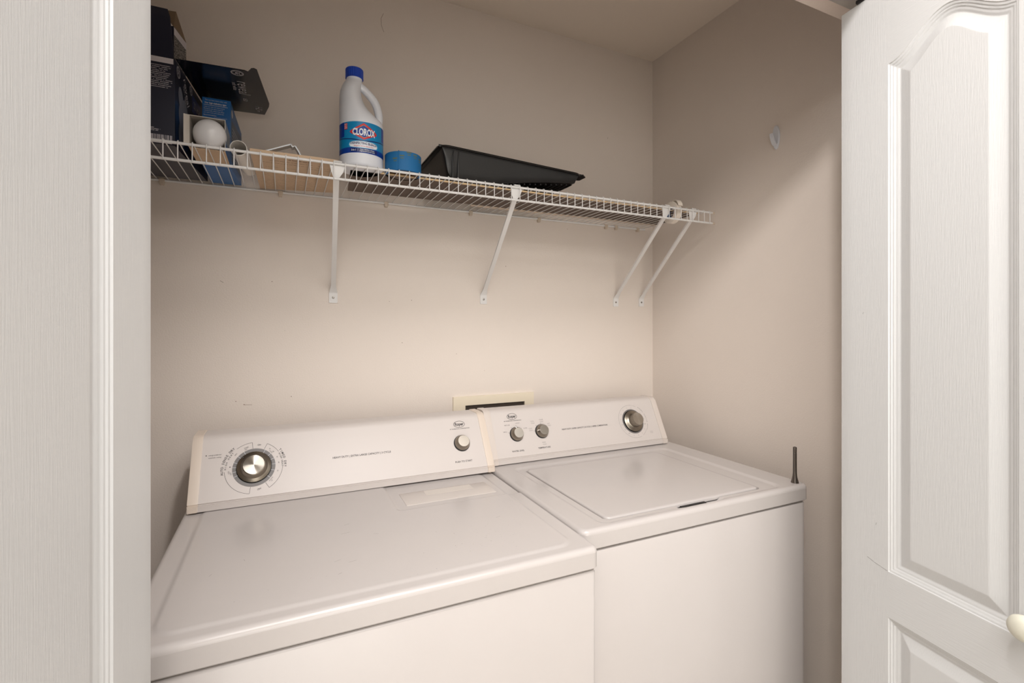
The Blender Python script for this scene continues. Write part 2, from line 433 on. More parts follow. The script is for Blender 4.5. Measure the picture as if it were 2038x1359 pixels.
b = B(); b.box(DX0+.03, DX1-.03, DY0+.02, DY1-.02, 0.0, .035); b.build('plinth', M_BLACK, dry)
# lint door lying in the recess
b = B(); b.box(.258, .484, 1.128, 1.212, Z(-.4235), Z(-.4208), .0008, 2)
b.build('lint_door', mat('lint_door_plastic', (208, 200, 194), .35), dtop, 30, label='flat pale lint screen door')
b = B(); b.box(.318, .440, 1.176, 1.208, Z(-.4209), Z(-.42060), 0)
b.build('sticker', mat('yellowed_label', (216, 208, 200), .5), dtop, 0)
b = B()
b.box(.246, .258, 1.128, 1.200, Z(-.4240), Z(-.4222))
b.build('finger_slot_shade', mat('painted_slot_shade', (150, 142, 136), .6), dtop)  # grey strip: the shade inside the finger slot, put into the colour
b = B(); pts = []
for _ in range(46): pts.append((random.gauss(.37, .07), random.gauss(.90, .035), random.uniform(.0003, .0009)))
for _ in range(40): pts.append((random.uniform(-.15, .5), random.uniform(.80, 1.09), random.uniform(.0003, .0007)))
specks(b, pts, Z(-.4215)+.0027)
for _ in range(9):
    x, y = random.uniform(-.12, .45), random.uniform(.85, 1.08); a = random.uniform(0, PI); l = random.uniform(.004, .018)
    b.line((x, y), (x+l*math.cos(a), y+l*math.sin(a)*.5), .0005, T(0, 0, Z(-.4215)+.0027))
b.build('dirt_marks', SPECK, dtop, 0)['kind'] = 'stuff'
A1, B1 = (1.2755, -.4005), (1.357, -.271)
con, face = console(dry, -.193, .5405, A1, B1, 1.432, M_CREAM, .0205, 'd')
b = B(); b.box(-.15, .36, 1.392, 1.4322, Z(-.26645), Z(-.2660)); 
# dial
DC = (-.0635, .0700)
m = face(DC[0], DC[1], 0)
b = B(); b.mat = 0; b.lathe([(.0455, 0), (.0455, .0012), (.0380, .0012)], m, 72)
b.mat = 1; b.lathe([(.0382, .0013), (.0200, .0013)], m, 60)
b.mat = 2
for a in (60, 40, 22, 4, -16, -40, 140, 160, 175, 190, 205, 120): b.line((.0375*math.cos(math.radians(a)), .0375*math.sin(math.radians(a))), (.0462*math.cos(math.radians(a)), .0462*math.sin(math.radians(a))), .0006, m, .0015)
dial = b.build('dial_ring', [M_GREYRING, M_BLACK, M_WHITEINK], con, 30)
b = B(); b.mat = 0
b.lathe([(.030, .002), (.0362, .003), (.0366, .0052), (.0350, .0062), (.0290, .0085), (.0262, .0150), (.0240, .0195), (.0222, .0205)], None, 72)
b.mat = 1; b.lathe([(.0224, .0195), (.0222, .0212), (.0209, .0212), (.0207, .0206), (.0002, .0207)], None, 72)
b.mat = 2; b.lathe([(.0012, .0072), (.0012, .0085), (.0002, .0085)], T(-.0235, .0235, 0), 12)
b.build('timer_knob', [M_CHROMED, M_CHROME, M_BLACK], con, 30, M=m)
small_knob(con, face(.4570, .0733, 0), .0225, 'start_knob')
b = B()
roper_logo(b, face, .4590, .1300)
b.text('PUSH TO START', .0068, face(.4536, .0215, .0004), bold=.02, sx=1.0)
b.text('HEAVY DUTY | EXTRA LARGE CAPACITY | 3 CYCLE', .0068, face(.1852, .0714, .0004), bold=.02, sx=.94)
b.text('energy preferred', .0044, face(-.1590, .1090, .0004), 'LEFT', sx=.85, shear=.15)
b.text('automatic setting', .0044, face(-.1590, .1030, .0004), 'LEFT', sx=.85, shear=.15)
mm = face(DC[0], DC[1], .0004)
b.lathe([(.0013, 0), (.0002, .0002)], face(-.1635, .1092, .0004), 12)
b.lathe([(.0013, 0), (.0002, .0002)], mm @ T(-.0505, .0065, 0), 12)
b.arctext('AUTO SENSE DRY', .0072, mm, .0665, 188, 132, .02)
b.arctext('HIGH HEAT', .0052, mm, .0598, 178, 140, .02)
b.arctext('TIMED DRY', .0070, mm, .0668, 34, -4, .02)
b.arctext('HIGH HEAT', .0052, mm, .0605, 27, -3, .02)
for a0, a1 in ((95, 128), (184, 262), (64, 32), (-4, -58)): b.ring(.0612, .0619, 0, mm, 90, a0, a1)
for a in (95, 262, 64, -58):
    b.line((.0465*math.cos(math.radians(a)), .0465*math.sin(math.radians(a))), (.0615*math.cos(math.radians(a)), .0615*math.sin(math.radians(a))), .0007, mm)
b.arctext('OFF', .0052, mm, .0545, 82, 77, .01); b.arctext('OFF', .0052, mm, .0545, -80, -74, .01, True)
for t_, a in (('MORE', 110), ('LESS', 187), ('DRY', 138), ('70', 52), ('60', 40), ('50', 22), ('40', 6), ('20', -16), ('10', -44)):
    aa = math.radians(a); b.text(t_, .0042, mm @ T(.0528*math.cos(aa), .0528*math.sin(aa), 0) @ Matrix.Rotation(aa-PI/2 if a > 0 else aa+PI/2, 4, 'Z'), sx=.9)
for t_, a in (('DRY', 112), ('DRY', 191), ('COOL', 44), ('DOWN', -42)):
    aa = math.radians(a); b.text(t_, .0038, mm @ T(.0490*math.cos(aa), .0490*math.sin(aa), 0) @ Matrix.Rotation(aa-PI/2 if a > 0 else aa+PI/2, 4, 'Z'), sx=.9)
b.build('printed_lettering', M_INK, con, 0)

# ------------------------------------------------------------------ washer
WX0, WX1, WY0, WY1 = .5448, 1.254, .832, 1.445
was = thing('washing_machine', 'white top-loading washer with three knobs, right of the dryer', 'washing machine', ((WX0+WX1)/2, 1.14, 0))
LX0, LX1, LY0, LY1 = .633, 1.112, .872, 1.262
def was_fn(X, Y):
    d = sd_rr(X, Y, .600, 1.176, .845, 1.290, .030)
    z = -.0036*sst(d, 0, .014)
    l = sd_rr(X, Y, LX0-.003, LX1+.003, LY0-.003, LY1+.003, .018)
    z = z-.009*sst(l, -.0008, .0008)
    sc = sd_rr(X, Y, .825, .965, .850, .90, .012)
    z = z-.006*sst(sc, -.004, .010)
    return z
b = B(); hf_top(b, WX0, WX1, WY0, WY1, Z(-.4205), Z(-.462), .022, .010, was_fn, .0020)
wtop = b.build('top_panel', M_ENAMEL, was, 40, recalc=False)
# lid: domed flat panel
b = B(); rings = []
for ins, z in ((.000, -.4300), (.0, -.4245), (.0008, -.4228), (.0025, -.4216), (.006, -.4210), (.010, -.4208)):
    rings.append([(x, y, Z(z)) for x, y in rrect(LX0+ins, LX1-ins, LY0+ins, LY1-ins, max(.016-ins, .005), 8)])
b.loft(rings)
b.build('lid', M_ENAMEL, was, 50)
b = B(); b.box(.838, .915, LY0-.011, LY0-.0035, Z(-.4285), Z(-.4262)); b.build('lid_finger_slot_shade', M_GAP_SHADE, wtop)  # dark strip painted as the shade in the lid's finger slot
b = B()
b.prism(rrect(WX0+.004, WX1-.004, WY0+.045, WY1, (.006, .006, .006, .006)), .03, Z(-.4645))
b.build('cabinet', M_ENAMEL, was, 30)
b = B()
def wf(i): return rrect(WX0+.002+i, WX1-.001-i, WY0+.003+i, WY0+.06, (.002, .002, .012, .030), 12)
b.loft([[(x, y, .06) for x, y in wf(0)], [(x, y, Z(-.4700)) for x, y in wf(0)], [(x, y, Z(-.4672)) for x, y in wf(.0015)], [(x, y, Z(-.4660)) for x, y in wf(.005)]])
b.build('front_panel', M_ENAMEL, was, 40)
b = B(); b.box(WX0+.03, WX1-.03, WY0+.02, WY1-.02, 0.0, .035); b.build('plinth', M_BLACK, was)
b = B(); pts = [(random.uniform(.60, 1.2), random.uniform(.84, 1.25), random.uniform(.0003, .0006)) for _ in range(16)]
specks(b, [(1.238, .845, .0014), (1.242, .846, .001), (1.235, .847, .0008)], Z(-.4205)+.0003)
specks(b, [(x, y, r) for x, y, r in pts if LX0+.02 < x < LX1-.02 and LY0+.02 < y < LY1-.02], Z(-.4208)+.0002)
b.build('dirt_marks', SPECK, wtop, 0)['kind'] = 'stuff'
A2, B2 = (1.324, -.4005), (1.388, -.2715)
con2, face2 = console(was, .5515, 1.219, A2, B2, 1.445, M_CREAMW, .0215, 'w')
small_knob(con2, face2(.6478, .0682, 0), .0215, 'water_level_knob', 105)
small_knob(con2, face2(.7357, .0693, 0), .0215, 'temperature_knob', 178)
m = face2(1.0945, .0705, 0)
b = B(); b.mat = 0; b.lathe([(.0425, 0), (.0425, .0012), (.036, .0012)], m, 72)
b.mat = 1; b.lathe([(.0385, .0013), (.020, .0013)], m, 60)
b.build('dial_ring', [M_GREYRING, M_BLACK], con2, 30)
b = B(); b.mat = 0
b.lathe([(.030, .002), (.0360, .003), (.0366, .0052), (.0350, .0064), (.0280, .0075), (.0235, .0105), (.0218, .018), (.0215, .030), (.0205, .0325)], None, 72)
b.mat = 1; b.lathe([(.0206, .0320), (.0204, .0332), (.0002, .0334)], None, 72)
b.build('timer_knob', [M_CHROMED, M_CHROME], con2, 30, M=m)
b = B(); mm = face2(1.0945, .0705, .0004)
roper_logo(b, face2, .6435, .1245)
b.text('HEAVY DUTY | SUPER CAPACITY | 8 CYCLE | 2 SPEED COMBINATIONS', .0066, face2(.898, .0677, .0004), bold=.02, sx=.86)
b.text('WATER LEVEL', .0066, face2(.6432, .0172, .0004), bold=.02)
b.text('TEMPERATURE', .0066, face2(.7334, .0182, .0004), bold=.02)
b.arctext('NORMAL REGULAR HEAVY', .0038, mm, .0600, 50, -32, .02)
for a0, a1 in ((60, 290),): b.ring(.0570, .0574, 0, mm, 90, a0, a1)
b.ring(.0570, .0574, 0, mm, 90, -32, -62)
for i_, (cx, cs) in enumerate(((.6478, .0682), (.7357, .0693))):
    mk = face2(cx, cs, .0004)
    for a in ((165, 122, 82, 40) if i_ == 0 else (172, 128, 85, 40)):
        aa = math.radians(a); b.line((.0225*math.cos(aa), .0225*math.sin(aa)), (.0275*math.cos(aa), .0275*math.sin(aa)), .0007, mk)
b.build('printed_lettering', M_INK, con2, 0)
b = B()
for t_, dx, dy in (('SMALL', -.036, .010), ('MEDIUM', -.026, .030), ('LARGE', .010, .034), ('SUPER', .034, .016)):
    b.text(t_, .0048, face2(.6478+dx, .0682+dy, .0004), sx=1.0, bold=.01)
for t_, u_, dx, dy in (('COLD', 'COLD', -.037, .012), ('COOL', 'COLD', -.026, .034), ('WARM', 'COLD', .006, .037), ('HOT', 'COLD', .030, .022), ('RINSE', 'COLD', .000, -.035)):
    b.text(t_, .0046, face2(.7357+dx, .0693+dy, .0004), bold=.01); b.text(u_, .0046, face2(.7357+dx+.001, .0693+dy-.0062, .0004), bold=.01)
for k, t_ in enumerate(('6', '2', '4', '6', '8', '10', '12', 'OFF', '4', '8', '2', '6', 'OFF', '9')):
    aa = math.radians(80+k*22); b.text(t_, .0046, mm @ T(.0500*math.cos(aa), .0500*math.sin(aa), 0), bold=.01)
    b.line((.0432*math.cos(aa), .0432*math.sin(aa)), (.0465*math.cos(aa), .0465*math.sin(aa)), .0005, mm)
b.text('UNITED', .0036, face2(1.160, .0290, .0004)); b.text('STATES', .0036, face2(1.160, .0245, .0004))
b.build('small_lettering', M_INKL, con2, 0)

# dark metal tool standing on the washer
tx, ty = 1.227, .8560; z0 = Z(-.4205)
b = B(); b.lathe([(.0096, 0), (.0096, .0012), (.0088, .0035), (.0070, .010), (.0056, .017), (.0048, .026), (.0046, .060), (.0046, .078), (.0043, .0785), (.0046, .080), (.0046, .0925), (.0040, .094), (.0028, .0935), (.0028, .088)], T(tx, ty, z0), 28)
tag(b.build('metal_tube', M_STEEL), 'small dark steel tube with flared foot standing on the washer corner', 'tool')

# ------------------------------------------------------------------ laundry outlet box in the back wall
ob = thing('outlet_box', 'cream laundry outlet box in the wall behind the two consoles', 'outlet box', (.656, WY, Z(-.36)))
M_BOXP = mat('aged_cream_plastic', (232, 220, 198), .45)
b = B()
o_ = (.507, .806, Z(-.475), Z(-.243)); i_ = (.549, .770, Z(-.455), Z(-.273))
t = .008
for (x0, x1, z0, z1) in ((o_[0], o_[1], i_[3], o_[3]), (o_[0], o_[1], o_[2], i_[2]), (o_[0], i_[0], i_[2], i_[3]), (i_[1], o_[1], i_[2], i_[3])):
    b.box(x0, x1, WY-t, WY-.0001, z0, z1)
b.build('frame', M_BOXP, ob)
b = B(); b.box(i_[0], i_[1], WY-.0025, WY-.0005, i_[2], i_[3]); b.build('recess_shade_sheet', mat('painted_recess_shade', (58, 48, 40), .8), ob)  # flat dark sheet stands for the recess's shade; the wall is not hollowed
for vx in (.62, .70):
    b = B(); b.tube([(vx, WY-.003, Z(-.43)), (vx, WY-.02, Z(-.43)), (vx, WY-.022, Z(-.38))], .007, 12)
    b.build('valve', mat('brass', (180, 150, 90), .35, 1), ob)

# small hook on the right wall
hk = thing('wall_hook', 'small white adhesive hook high on the right wall', 'hook', (WX, 1.0, Z(.563)))
b = B()
pl = [(1.0015+ .0120*math.cos(t_)*(1 if math.sin(t_) > -.2 else .92), .5635+.0365*math.sin(t_)) for t_ in np.linspace(0, 2*PI, 28, endpoint=False)]
b.loft([[(WX-.0002, y, Z(z)) for y, z in pl], [(WX-.003, y, Z(z)) for y, z in pl], [(WX-.0055, 1.0015+(y-1.0015)*.85, Z(.5635+(z-.5635)*.93)) for y, z in pl]])
M_HOOK = mat('hook_plastic', (214, 216, 222), .35)
b.build('backplate', M_HOOK, hk, 50)
b = B(); b.bar([(WX-.004, 1.002, Z(.540)), (WX-.010, 1.002, Z(.5425)), (WX-.016, 1.002, Z(.551)), (WX-.0215, 1.002, Z(.564)), (WX-.0235, 1.002, Z(.572))], [.013, .013, .012, .011, .009], .003, (0, 1, 0))
b.build('prong', M_HOOK, hk, 60)

# ------------------------------------------------------------------ wire shelf
SZ = .379; FY = 1.211; SX0, SX1 = -.62, 1.306
sh = thing('wire_shelf', 'long white vinyl-coated wire shelf on the back wall', 'shelf', (.35, WY-.01, Z(SZ)))
WR = .00125; RR = .0031
def rod(name, y, z, x0=SX0, x1=SX1, r=RR):
    b = B(); b.tube([(x0, y, Z(z)), (x1, y, Z(z))], r, 12); return b.build(name, M_WIRE, sh, 60)
zr = SZ-WR-RR
rod('front_rod', FY, zr, x1=1.314); rod('front_rod', FY, .3395, x1=1.314); rod('back_rod', WY-.0065, zr)
xs = []; x = .0045-25*.02536
while x < 1.308:
    xs.append(x); x += .02536
proto = None
for x in xs:
    if proto is None:
        b = B(); pth = [(x, WY-.002, Z(SZ)), (x, FY+.004, Z(SZ)), (x, FY, Z(SZ+.0004)), (x, FY-.0032, Z(SZ-.0010)), (x, FY-.0043, Z(SZ-.0045)), (x, FY-.0043, Z(.3375))]
        b.tube(pth, WR, 8); proto = b.build('deck_wire', M_WIRE, sh, 60); px = x
    else:
        c = proto.copy(); COL.objects.link(c); c.location.x = proto.location.x+(x-px)
for x in (-.288, -.0085, .289, .568, .827, 1.118, 1.165, 1.270):
    b = B(); b.box(x-.005, x+.005, WY-.012, WY, Z(zr-.012), Z(zr+.0045), .0015, 2)
    b.tube([(x-.0065, WY-.0065, Z(zr)), (x+.0065, WY-.0065, Z(zr))], .0052, 12)
    b.build('wall_clip', M_CLIP, sh, 40)
b = B(); b.tube([(1.3135, FY, Z(zr)), (1.3225, FY, Z(zr))], .0042, 12); b.tube([(1.3135, FY, Z(.3395)), (1.3225, FY, Z(.3395))], .0042, 12)
b.build('rod_end_cap', M_CLIP, sh, 50)

# diagonal support brackets
def bracket(xt, xf, zf, label):
    r = thing('shelf_bracket', label, 'bracket', (xf, WY, Z(zf)), 'diagonal support brackets under the shelf')
    P0 = Vector((xf, WY-.0016, Z(zf-.016))); P1 = Vector((xf, WY-.0016, Z(zf+.012))); PT = Vector((xt, FY+.006, Z(.345))); P2 = P1.lerp(PT, .07)
    b = B(); arm0 = P1+Vector((0, -.006, .010))
    b.bar([P0, P0+Vector((0, 0, .002)), P1, P1+Vector((0, -.002, .005)), arm0.lerp(PT, .06), arm0.lerp(PT, .5), PT, Vector((xt+.002, FY+.0045, Z(.356))), Vector((xt+.003, FY+.0042, Z(SZ-.004)))],
          [.0205, .024, .024, .022, .0135, .0125, .0135, .026, .037], .0022, (1, 0, 0))
    # side flanges give the strap its channel section
    for s_ in (-1, 1):
        q0 = arm0.lerp(PT, .05)+Vector((s_*.0058, .0012, .002)); q1 = arm0.lerp(PT, .97)+Vector((s_*.0058, .0012, .002))
        b.bar([q0, q1], .0012, .0062, (1, 0, 0))
    arm = b.build('arm', M_WIRE, r, 35)
    b = B(); b.lathe([(.0036, 0), (.0034, .0012), (.0020, .0018), (.0002, .0018)], frame((xf, WY-.0027, Z(zf)), (1, 0, 0), (0, 0, 1)), 18)
    b.build('screw', M_SCREW, r, 40)
    b = B()
    b.bar([(xt+.003, FY+.0040, Z(SZ-.006)), (xt+.003, FY+.0035, Z(SZ+.001)), (xt+.003, FY-.001, Z(SZ+.0022)), (xt+.003, FY-.0042, Z(SZ-.002))], .018, .0014, (1, 0, 0))
    b.build('rod_hook', M_WIRE, r, 50)
bracket(.112, .134, .078, 'white diagonal shelf bracket nearest the light bulb boxes, below the bleach bottle')
bracket(.578, .616, .083, 'white diagonal shelf bracket under the black paint tray')
bracket(1.112, 1.168, .083, 'white diagonal shelf bracket just left of the hanging tape roll')
bracket(1.226, 1.293, .085, 'white diagonal shelf bracket closest to the right wall')

# ------------------------------------------------------------------ things on the shelf
DZ = Z(SZ+WR+.0002)          # deck surface
dz = SZ+WR+.0002
# bleach bottle
JX, JY, JR = .1765, 1.268, .0525
jug = thing('bleach_bottle', 'white bleach bottle with blue cap and blue label', 'bottle', (JX, JY, DZ))
M_JUG = mat('white_hdpe', (226, 228, 234), .42, spec=.4)
def jx(z):      # half width left, half width right, centre depth radius
    return None
b = B(); rings = []
prof_ = [(.0, .046, .046), (.003, .0505, .0505), (.008, .0525, .0525), (.110, .0525, .0525), (.115, .0525, .0522), (.122, .0525, .0490), (.129, .0525, .0400), (.136, .0525, .0300), (.145, .0525, .0190), (.155, .0525, .0105), (.170, .0523, .0030), (.183, .0518, -.0010), (.195, .0500, -.0020), (.204, .0470, -.0015), (.212, .0430, .0000), (.219, .0385, .0012), (.224, .0362, .0018), (.234, .0350, .0010)]
hcx = -.0160     # neck sits left of the middle
for z, l, r in prof_:
    ring_ = []
    c0 = (r-l)/2; hw = (l+r)/2; dep = min(.0525, hw if z < .112 else max(hw, .0525-(z-.112)*.20) if z < .195 else .0359-(z-.195)*.55)
    if z > .216: dep = hw
    for i in range(44):
        a = 2*PI*i/44; ring_.append((JX+c0+hw*math.cos(a), JY+dep*math.sin(a), DZ+z))
    rings.append(ring_)
b.loft(rings)
# handle
hp = [(JX-.012, JY, DZ+.216), (JX-.002, JY, DZ+.211), (JX+.013, JY, DZ+.200), (JX+.030, JY, DZ+.182), (JX+.038, JY, DZ+.165), (JX+.0425, JY, DZ+.145), (JX+.0425, JY, DZ+.128), (JX+.040, JY, DZ+.112)]
def cr(P, n=6):
    P = [Vector(p) for p in P]; out = []
    for i in range(len(P)-1):
        p0 = P[max(i-1, 0)]; p1 = P[i]; p2 = P[i+1]; p3 = P[min(i+2, len(P)-1)]
        for k in range(n):
            t = k/n; out.append(.5*((2*p1)+(p2-p0)*t+(2*p0-5*p1+4*p2-p3)*t*t+(-p0+3*p1-3*p2+p3)*t**3))
    return out+[P[-1]]
cp = cr(hp); b.tube(cp, [.0085+.0015*math.sin(PI*i/len(cp)) for i in range(len(cp))], 14)
jb = b.build('body', M_JUG, jug, 60)
b = B(); n = 60; rr = [.0208 if i % 2 else .0214 for i in range(n)]
cx = JX-.0085-.0
cx = JX-.0170
rings = []
for z, k in ((.227, 1), (.2490, 1), (.2505, .96), (.2510, .9)):
    rings.append([(cx+rr[i]*k*math.cos(2*PI*i/n), JY+rr[i]*k*math.sin(2*PI*i/n), DZ+z) for i in range(n)])
b.loft(rings); b.build('cap', mat('blue_cap', (18, 62, 168), .4), jug, 20)
# label: curved bands wrapped on the body; u = arc length from the label centre, v = height
LC = math.atan2(-JY, -JX)+math.radians(6)     # the label faces the room
def onjug(u, v, h=.0003):
    a = LC+u/JR; return (JX+(JR+h)*math.cos(a), JY+(JR+h)*math.sin(a), DZ+v)
def jpatch(b, poly, h, cell=.004):
    # polygon in (u,v) diced into vertical strips so it follows the curve
    us = [p[0] for p in poly]; u0, u1 = min(us), max(us); n = max(1, int((u1-u0)/.0025))
    def cross(u):
        out = []
        for i in range(len(poly)):
            (a, c), (d, e) = poly[i], poly[(i+1) % len(poly)]
            if (a <= u <= d or d <= u <= a) and a != d: out.append(c+(e-c)*(u-a)/(d-a))
            elif a == d and abs(a-u) < 1e-9: out += [c, e]
        return (min(out), max(out)) if out else None
    pr_ = None
    for k in range(n+1):
        u = u0+(u1-u0)*k/n; uu = min(max(u, u0+1e-6), u1-1e-6); c = cross(uu)
        if c and pr_: b.add([onjug(pr_[0], pr_[1], h), onjug(u, c[0], h), onjug(u, c[1], h), onjug(pr_[0], pr_[2], h)], [(0, 1, 2, 3)])
        if c: pr_ = (u, c[0], c[1])
def jtext(b, txt, size, u, v, h, bold=0, sx=1, align='CENTER', space=1.0):
    q = B(); q.text(txt, size, Matrix.Identity(4), align, bold, sx, space=space)
    b.add([onjug(u+p[0], v+p[1], h) for p in q.v], q.f)
M_LBL = mat('label_cyan', (14, 132, 186), .35); M_LBLD = mat('label_blue', (10, 58, 150), .35); M_LBLN = mat('label_navy', (12, 30, 96), .35)
M_RED = mat('label_red', (214, 32, 44), .4); M_LBLW = mat('label_white', (236, 240, 246), .35); M_LBLP = mat('label_pale_blue', (120, 190, 222), .35); M_GOLD = mat('label_gold', (214, 160, 90), .4)
b = B(); lb0, lb1 = .030, .105; W_ = .078
b.mat = 0; jpatch(b, [(-W_, lb0), (W_, lb0), (W_, lb1), (-W_, lb1)], .0002)
b.mat = 1; jpatch(b, [(-W_, lb0), (W_, lb0), (W_, .043), (-W_, .043)], .0004)
b.mat = 2; jpatch(b, [(-W_, .068), (0, .0575), (W_, .068), (W_, .0700), (0, .0600), (-W_, .0700)], .0004)
b.mat = 1; jpatch(b, [(-W_, .070), (-.050, .070), (-.050, lb1), (-W_, lb1)], .0004); jpatch(b, [(.052, .070), (W_, .070), (W_, lb1), (.052, lb1)], .0004)
b.mat = 6; el = [(.036*math.copysign(abs(math.cos(t))**.6, math.cos(t)), .0500+.0085*math.copysign(abs(math.sin(t))**.6, math.sin(t))) for t in np.linspace(0, 2*PI, 40, endpoint=False)]; jpatch(b, el, .0006)
b.mat = 5; el = [(x*.95, .0500+(y-.05)*.85) for x, y in el]; jpatch(b, el, .0008)
b.mat = 3; jpatch(b, [(-.0335, .0800), (-.0290, .0845), (0, .1015), (.0290, .0845), (.0335, .0800), (.0290, .0755), (0, .0620), (-.0290, .0755)], .0007)
b.mat = 7; jpatch(b, [(-.0290, .0800), (0, .0975), (.0290, .0800), (0, .0655)], .0009)
b.mat = 1; jpatch(b, [(-.0275, .0800), (0, .0962), (.0275, .0800), (0, .0668)], .0011)
b.mat = 4; jtext(b, 'CLOROX', .0225, 0, .0790, .0014, .035, .56)
b.mat = 3; jpatch(b, [(-.049, .087), (-.040, .087), (-.040, .1015), (-.049, .1015)], .0008)
b.mat = 4; jtext(b, 'KILLS', .0042, -.0445, .0985, .0012, .01, .8); jtext(b, '99.9%', .0040, -.0445, .0940, .0012, .01, .75); jtext(b, 'GERMS', .0034, -.0445, .0900, .0012, .01, .75)
b.mat = 2; jtext(b, 'DISINFECTING BLEACH', .0076, 0, .0525, .0012, .025, .80)
b.mat = 3; jtext(b, 'kills germs, removes stains & odors', .0038, 0, .0460, .0012, .01, .85)
b.mat = 2; jpatch(b, [(-.032, .0320), (.034, .0320), (.034, .0405), (-.032, .0405)], .0006)
b.mat = 4; jtext(b, '5-in-1', .0062, -.0235, .0362, .0010, .02, .8); jtext(b, 'cleans, disinfects, whitens,', .0037, .0085, .0382, .0010, .015, .9); jtext(b, 'brightens & removes stains', .0037, .0085, .0342, .0010, .015, .9)
jpatch(b, [(-.0140, .0330), (-.0136, .0330), (-.0136, .0395), (-.0140, .0395)], .0010)
b.mat = 5
for k in range(14):
    u, v, r_ = random.uniform(-.060, .058), random.uniform(.056, .066), random.uniform(.0006, .0016)
    if abs(u) > .03: jpatch(b, [(u-r_, v), (u, v+r_), (u+r_, v), (u, v-r_)], .0009)
b.build('label_wrap', [M_LBL, M_LBLD, M_LBLN, M_RED, M_LBLW, M_LBLW, M_LBLP, M_GOLD], jug, 60, recalc=False)

# roll of blue painter's tape
def ringroll(b, r0, r1, h, M, seg=56, e=.0008):
    b.lathe([(r0, 0), (r1-e, 0), (r1, e), (r1, h-e), (r1-e, h), (r0, h), (r0, 0)], M, seg, False)
tp = thing('tape_roll', "roll of blue painter's tape lying flat beside the bleach bottle", 'tape', (.2775, 1.254, DZ))
b = B(); ringroll(b, .0385, .0455, .047, T(.2775, 1.254, DZ)); b.build('tape', mat('blue_masking_tape', (22, 104, 160), .65, bump=.2, bscale=400), tp, 40)
b = B(); ringroll(b, .0368, .0384, .0467, T(.2775, 1.254, DZ+.0002)); b.build('cardboard_core', mat('core_card', (120, 84, 60), .8), tp, 40)
b = B(); b.tube([(.2575, 1.2132, DZ+.001), (.2575, 1.2132, DZ+.0485)], .0011, 8); b.build('loose_end', mat('blue_masking_tape', (22, 104, 160)), tp, 60)
b = B()
for k in range(5):
    a = math.radians(-128+k*22); c = (.2775+.0457*math.cos(a), 1.254+.0457*math.sin(a), DZ+.033+random.uniform(-.012, .012))
    mk = frame(c, (-math.sin(a), math.cos(a), 0), (0, 0, 1)); b.line((-.006, 0), (.006, 0), .003, mk); b.line((-.004, -.006), (.005, -.006), .002, mk)
b.build('faded_print', mat('olive_print', (96, 110, 84), .7), tp, 0)

# black paint tray, deep end to the left, tilted on the shelf
tray = thing('paint_tray', 'black plastic paint tray lying on the shelf right of the blue tape', 'paint tray', (.58, 1.36, DZ))
M_TRAY = mat('black_tray_plastic', (22, 21, 21), .38, spec=.5, bump=.12, bscale=90, bdist=.0008)
def trx(x):    # interpolation of floor and rim along the tray, z rel. eye
    fl = np.interp(x, [.372, .395, .520, .560, .800, .812], [.452, dz+.002, dz+.002, dz+.012, .4120, .432])
    return fl
x_l, x_r = .368, .812
def rimz(x): return .4690+(.4465-.4690)*(x-.38)/(.81-.38)
y0r, y1r = 1.2320, 1.5150        # outer rim
n = 46
xsT = np.linspace(x_l, x_r, n)
b = B()
def bowl(off):
    cols = []
    for x in xsT:
        t_ = min(1, max(0, (x-x_l)/.022)); t2 = min(1, max(0, (x_r-x)/.018))
        rz = rimz(x); fz = np.interp(x, [x_l+.010, x_l+.034, .520, .560, x_r-.020, x_r-.010], [rz-.006, dz+.0050, dz+.0050, dz+.014, rz-.026, rz-.004])
        fz = min(fz, rz-.004)
        dep = rz-fz; yy0 = y0r+.010; yy1 = y1r-.010; tap = .012*dep/.085
        row = [(yy0, rz), (yy0+tap*.3, rz-dep*.3), (yy0+tap*.7, rz-dep*.7), (yy0+tap+.0015, fz+min(.004, dep*.3)), (yy0+tap+.006, fz)]
        m_ = 14
        for k in range(1, m_):
            yv = yy0+tap+.006+(yy1-yy0-2*tap-.012)*k/m_
            rib = .0016 if (.565 < x < .79 and (int(x*140) % 2 == 0)) else 0
            row.append((yv, fz+rib))
        row += [(yy1-tap-.006, fz), (yy1-tap-.0015, fz+min(.004, dep*.3)), (yy1-tap*.7, rz-dep*.7), (yy1-tap*.3, rz-dep*.3), (yy1, rz)]
        cols.append([(x, y, Z(z+off)) for y, z in row])
    return cols
c0 = bowl(0); c1 = bowl(.0018)
b.loft(c0, False, False, False); b.loft(c1, False, False, False)
# rolled rim all round
rp = rrect(x_l-.002, x_r+.002, y0r, y1r, .030, 8)
P = [(x, y, Z(rimz(x))) for x, y in rp]; P.append(P[0])
rimout = [(x, y, Z(rimz(x)-.0045)) for x, y in rp]
rimt = [(x, y, Z(rimz(x)+.0012)) for x, y in rrect(x_l, x_r, y0r+.002, y1r-.002, .029, 8)]
rimi = [(x, y, Z(rimz(x)+.0008)) for x, y in rrect(x_l+.009, x_r-.009, y0r+.0105, y1r-.0105, .020, 8)]
rimu = [(x, y, Z(rimz(x)-.0020)) for x, y in rrect(x_l+.009, x_r-.009, y0r+.0105, y1r-.0105, .020, 8)]
b.loft([rimu, rimi, rimt, rimout], False, False)
b.loft([rimout, rimu], False, False)
b.build('tray_shell', M_TRAY, tray, 40)
b = B()
for x in (x_l+.055, x_l+.040):
    b.box(x-.0018, x+.0018, y0r+.011, y0r+.015, Z(dz+.006), Z(rimz(x)-.002), .001, 2)
for k in range(13):
    x = .575+k*.0175; fz = np.interp(x, [.560, x_r-.020], [dz+.014, rimz(x_r)-.026])
    b.bar([(x, y0r+.026, Z(fz-.0012)), (x, y1r-.026, Z(fz-.0012))], .004, .003, (1, 0, 0))
b.build('moulded_ribs', M_TRAY, tray, 40)
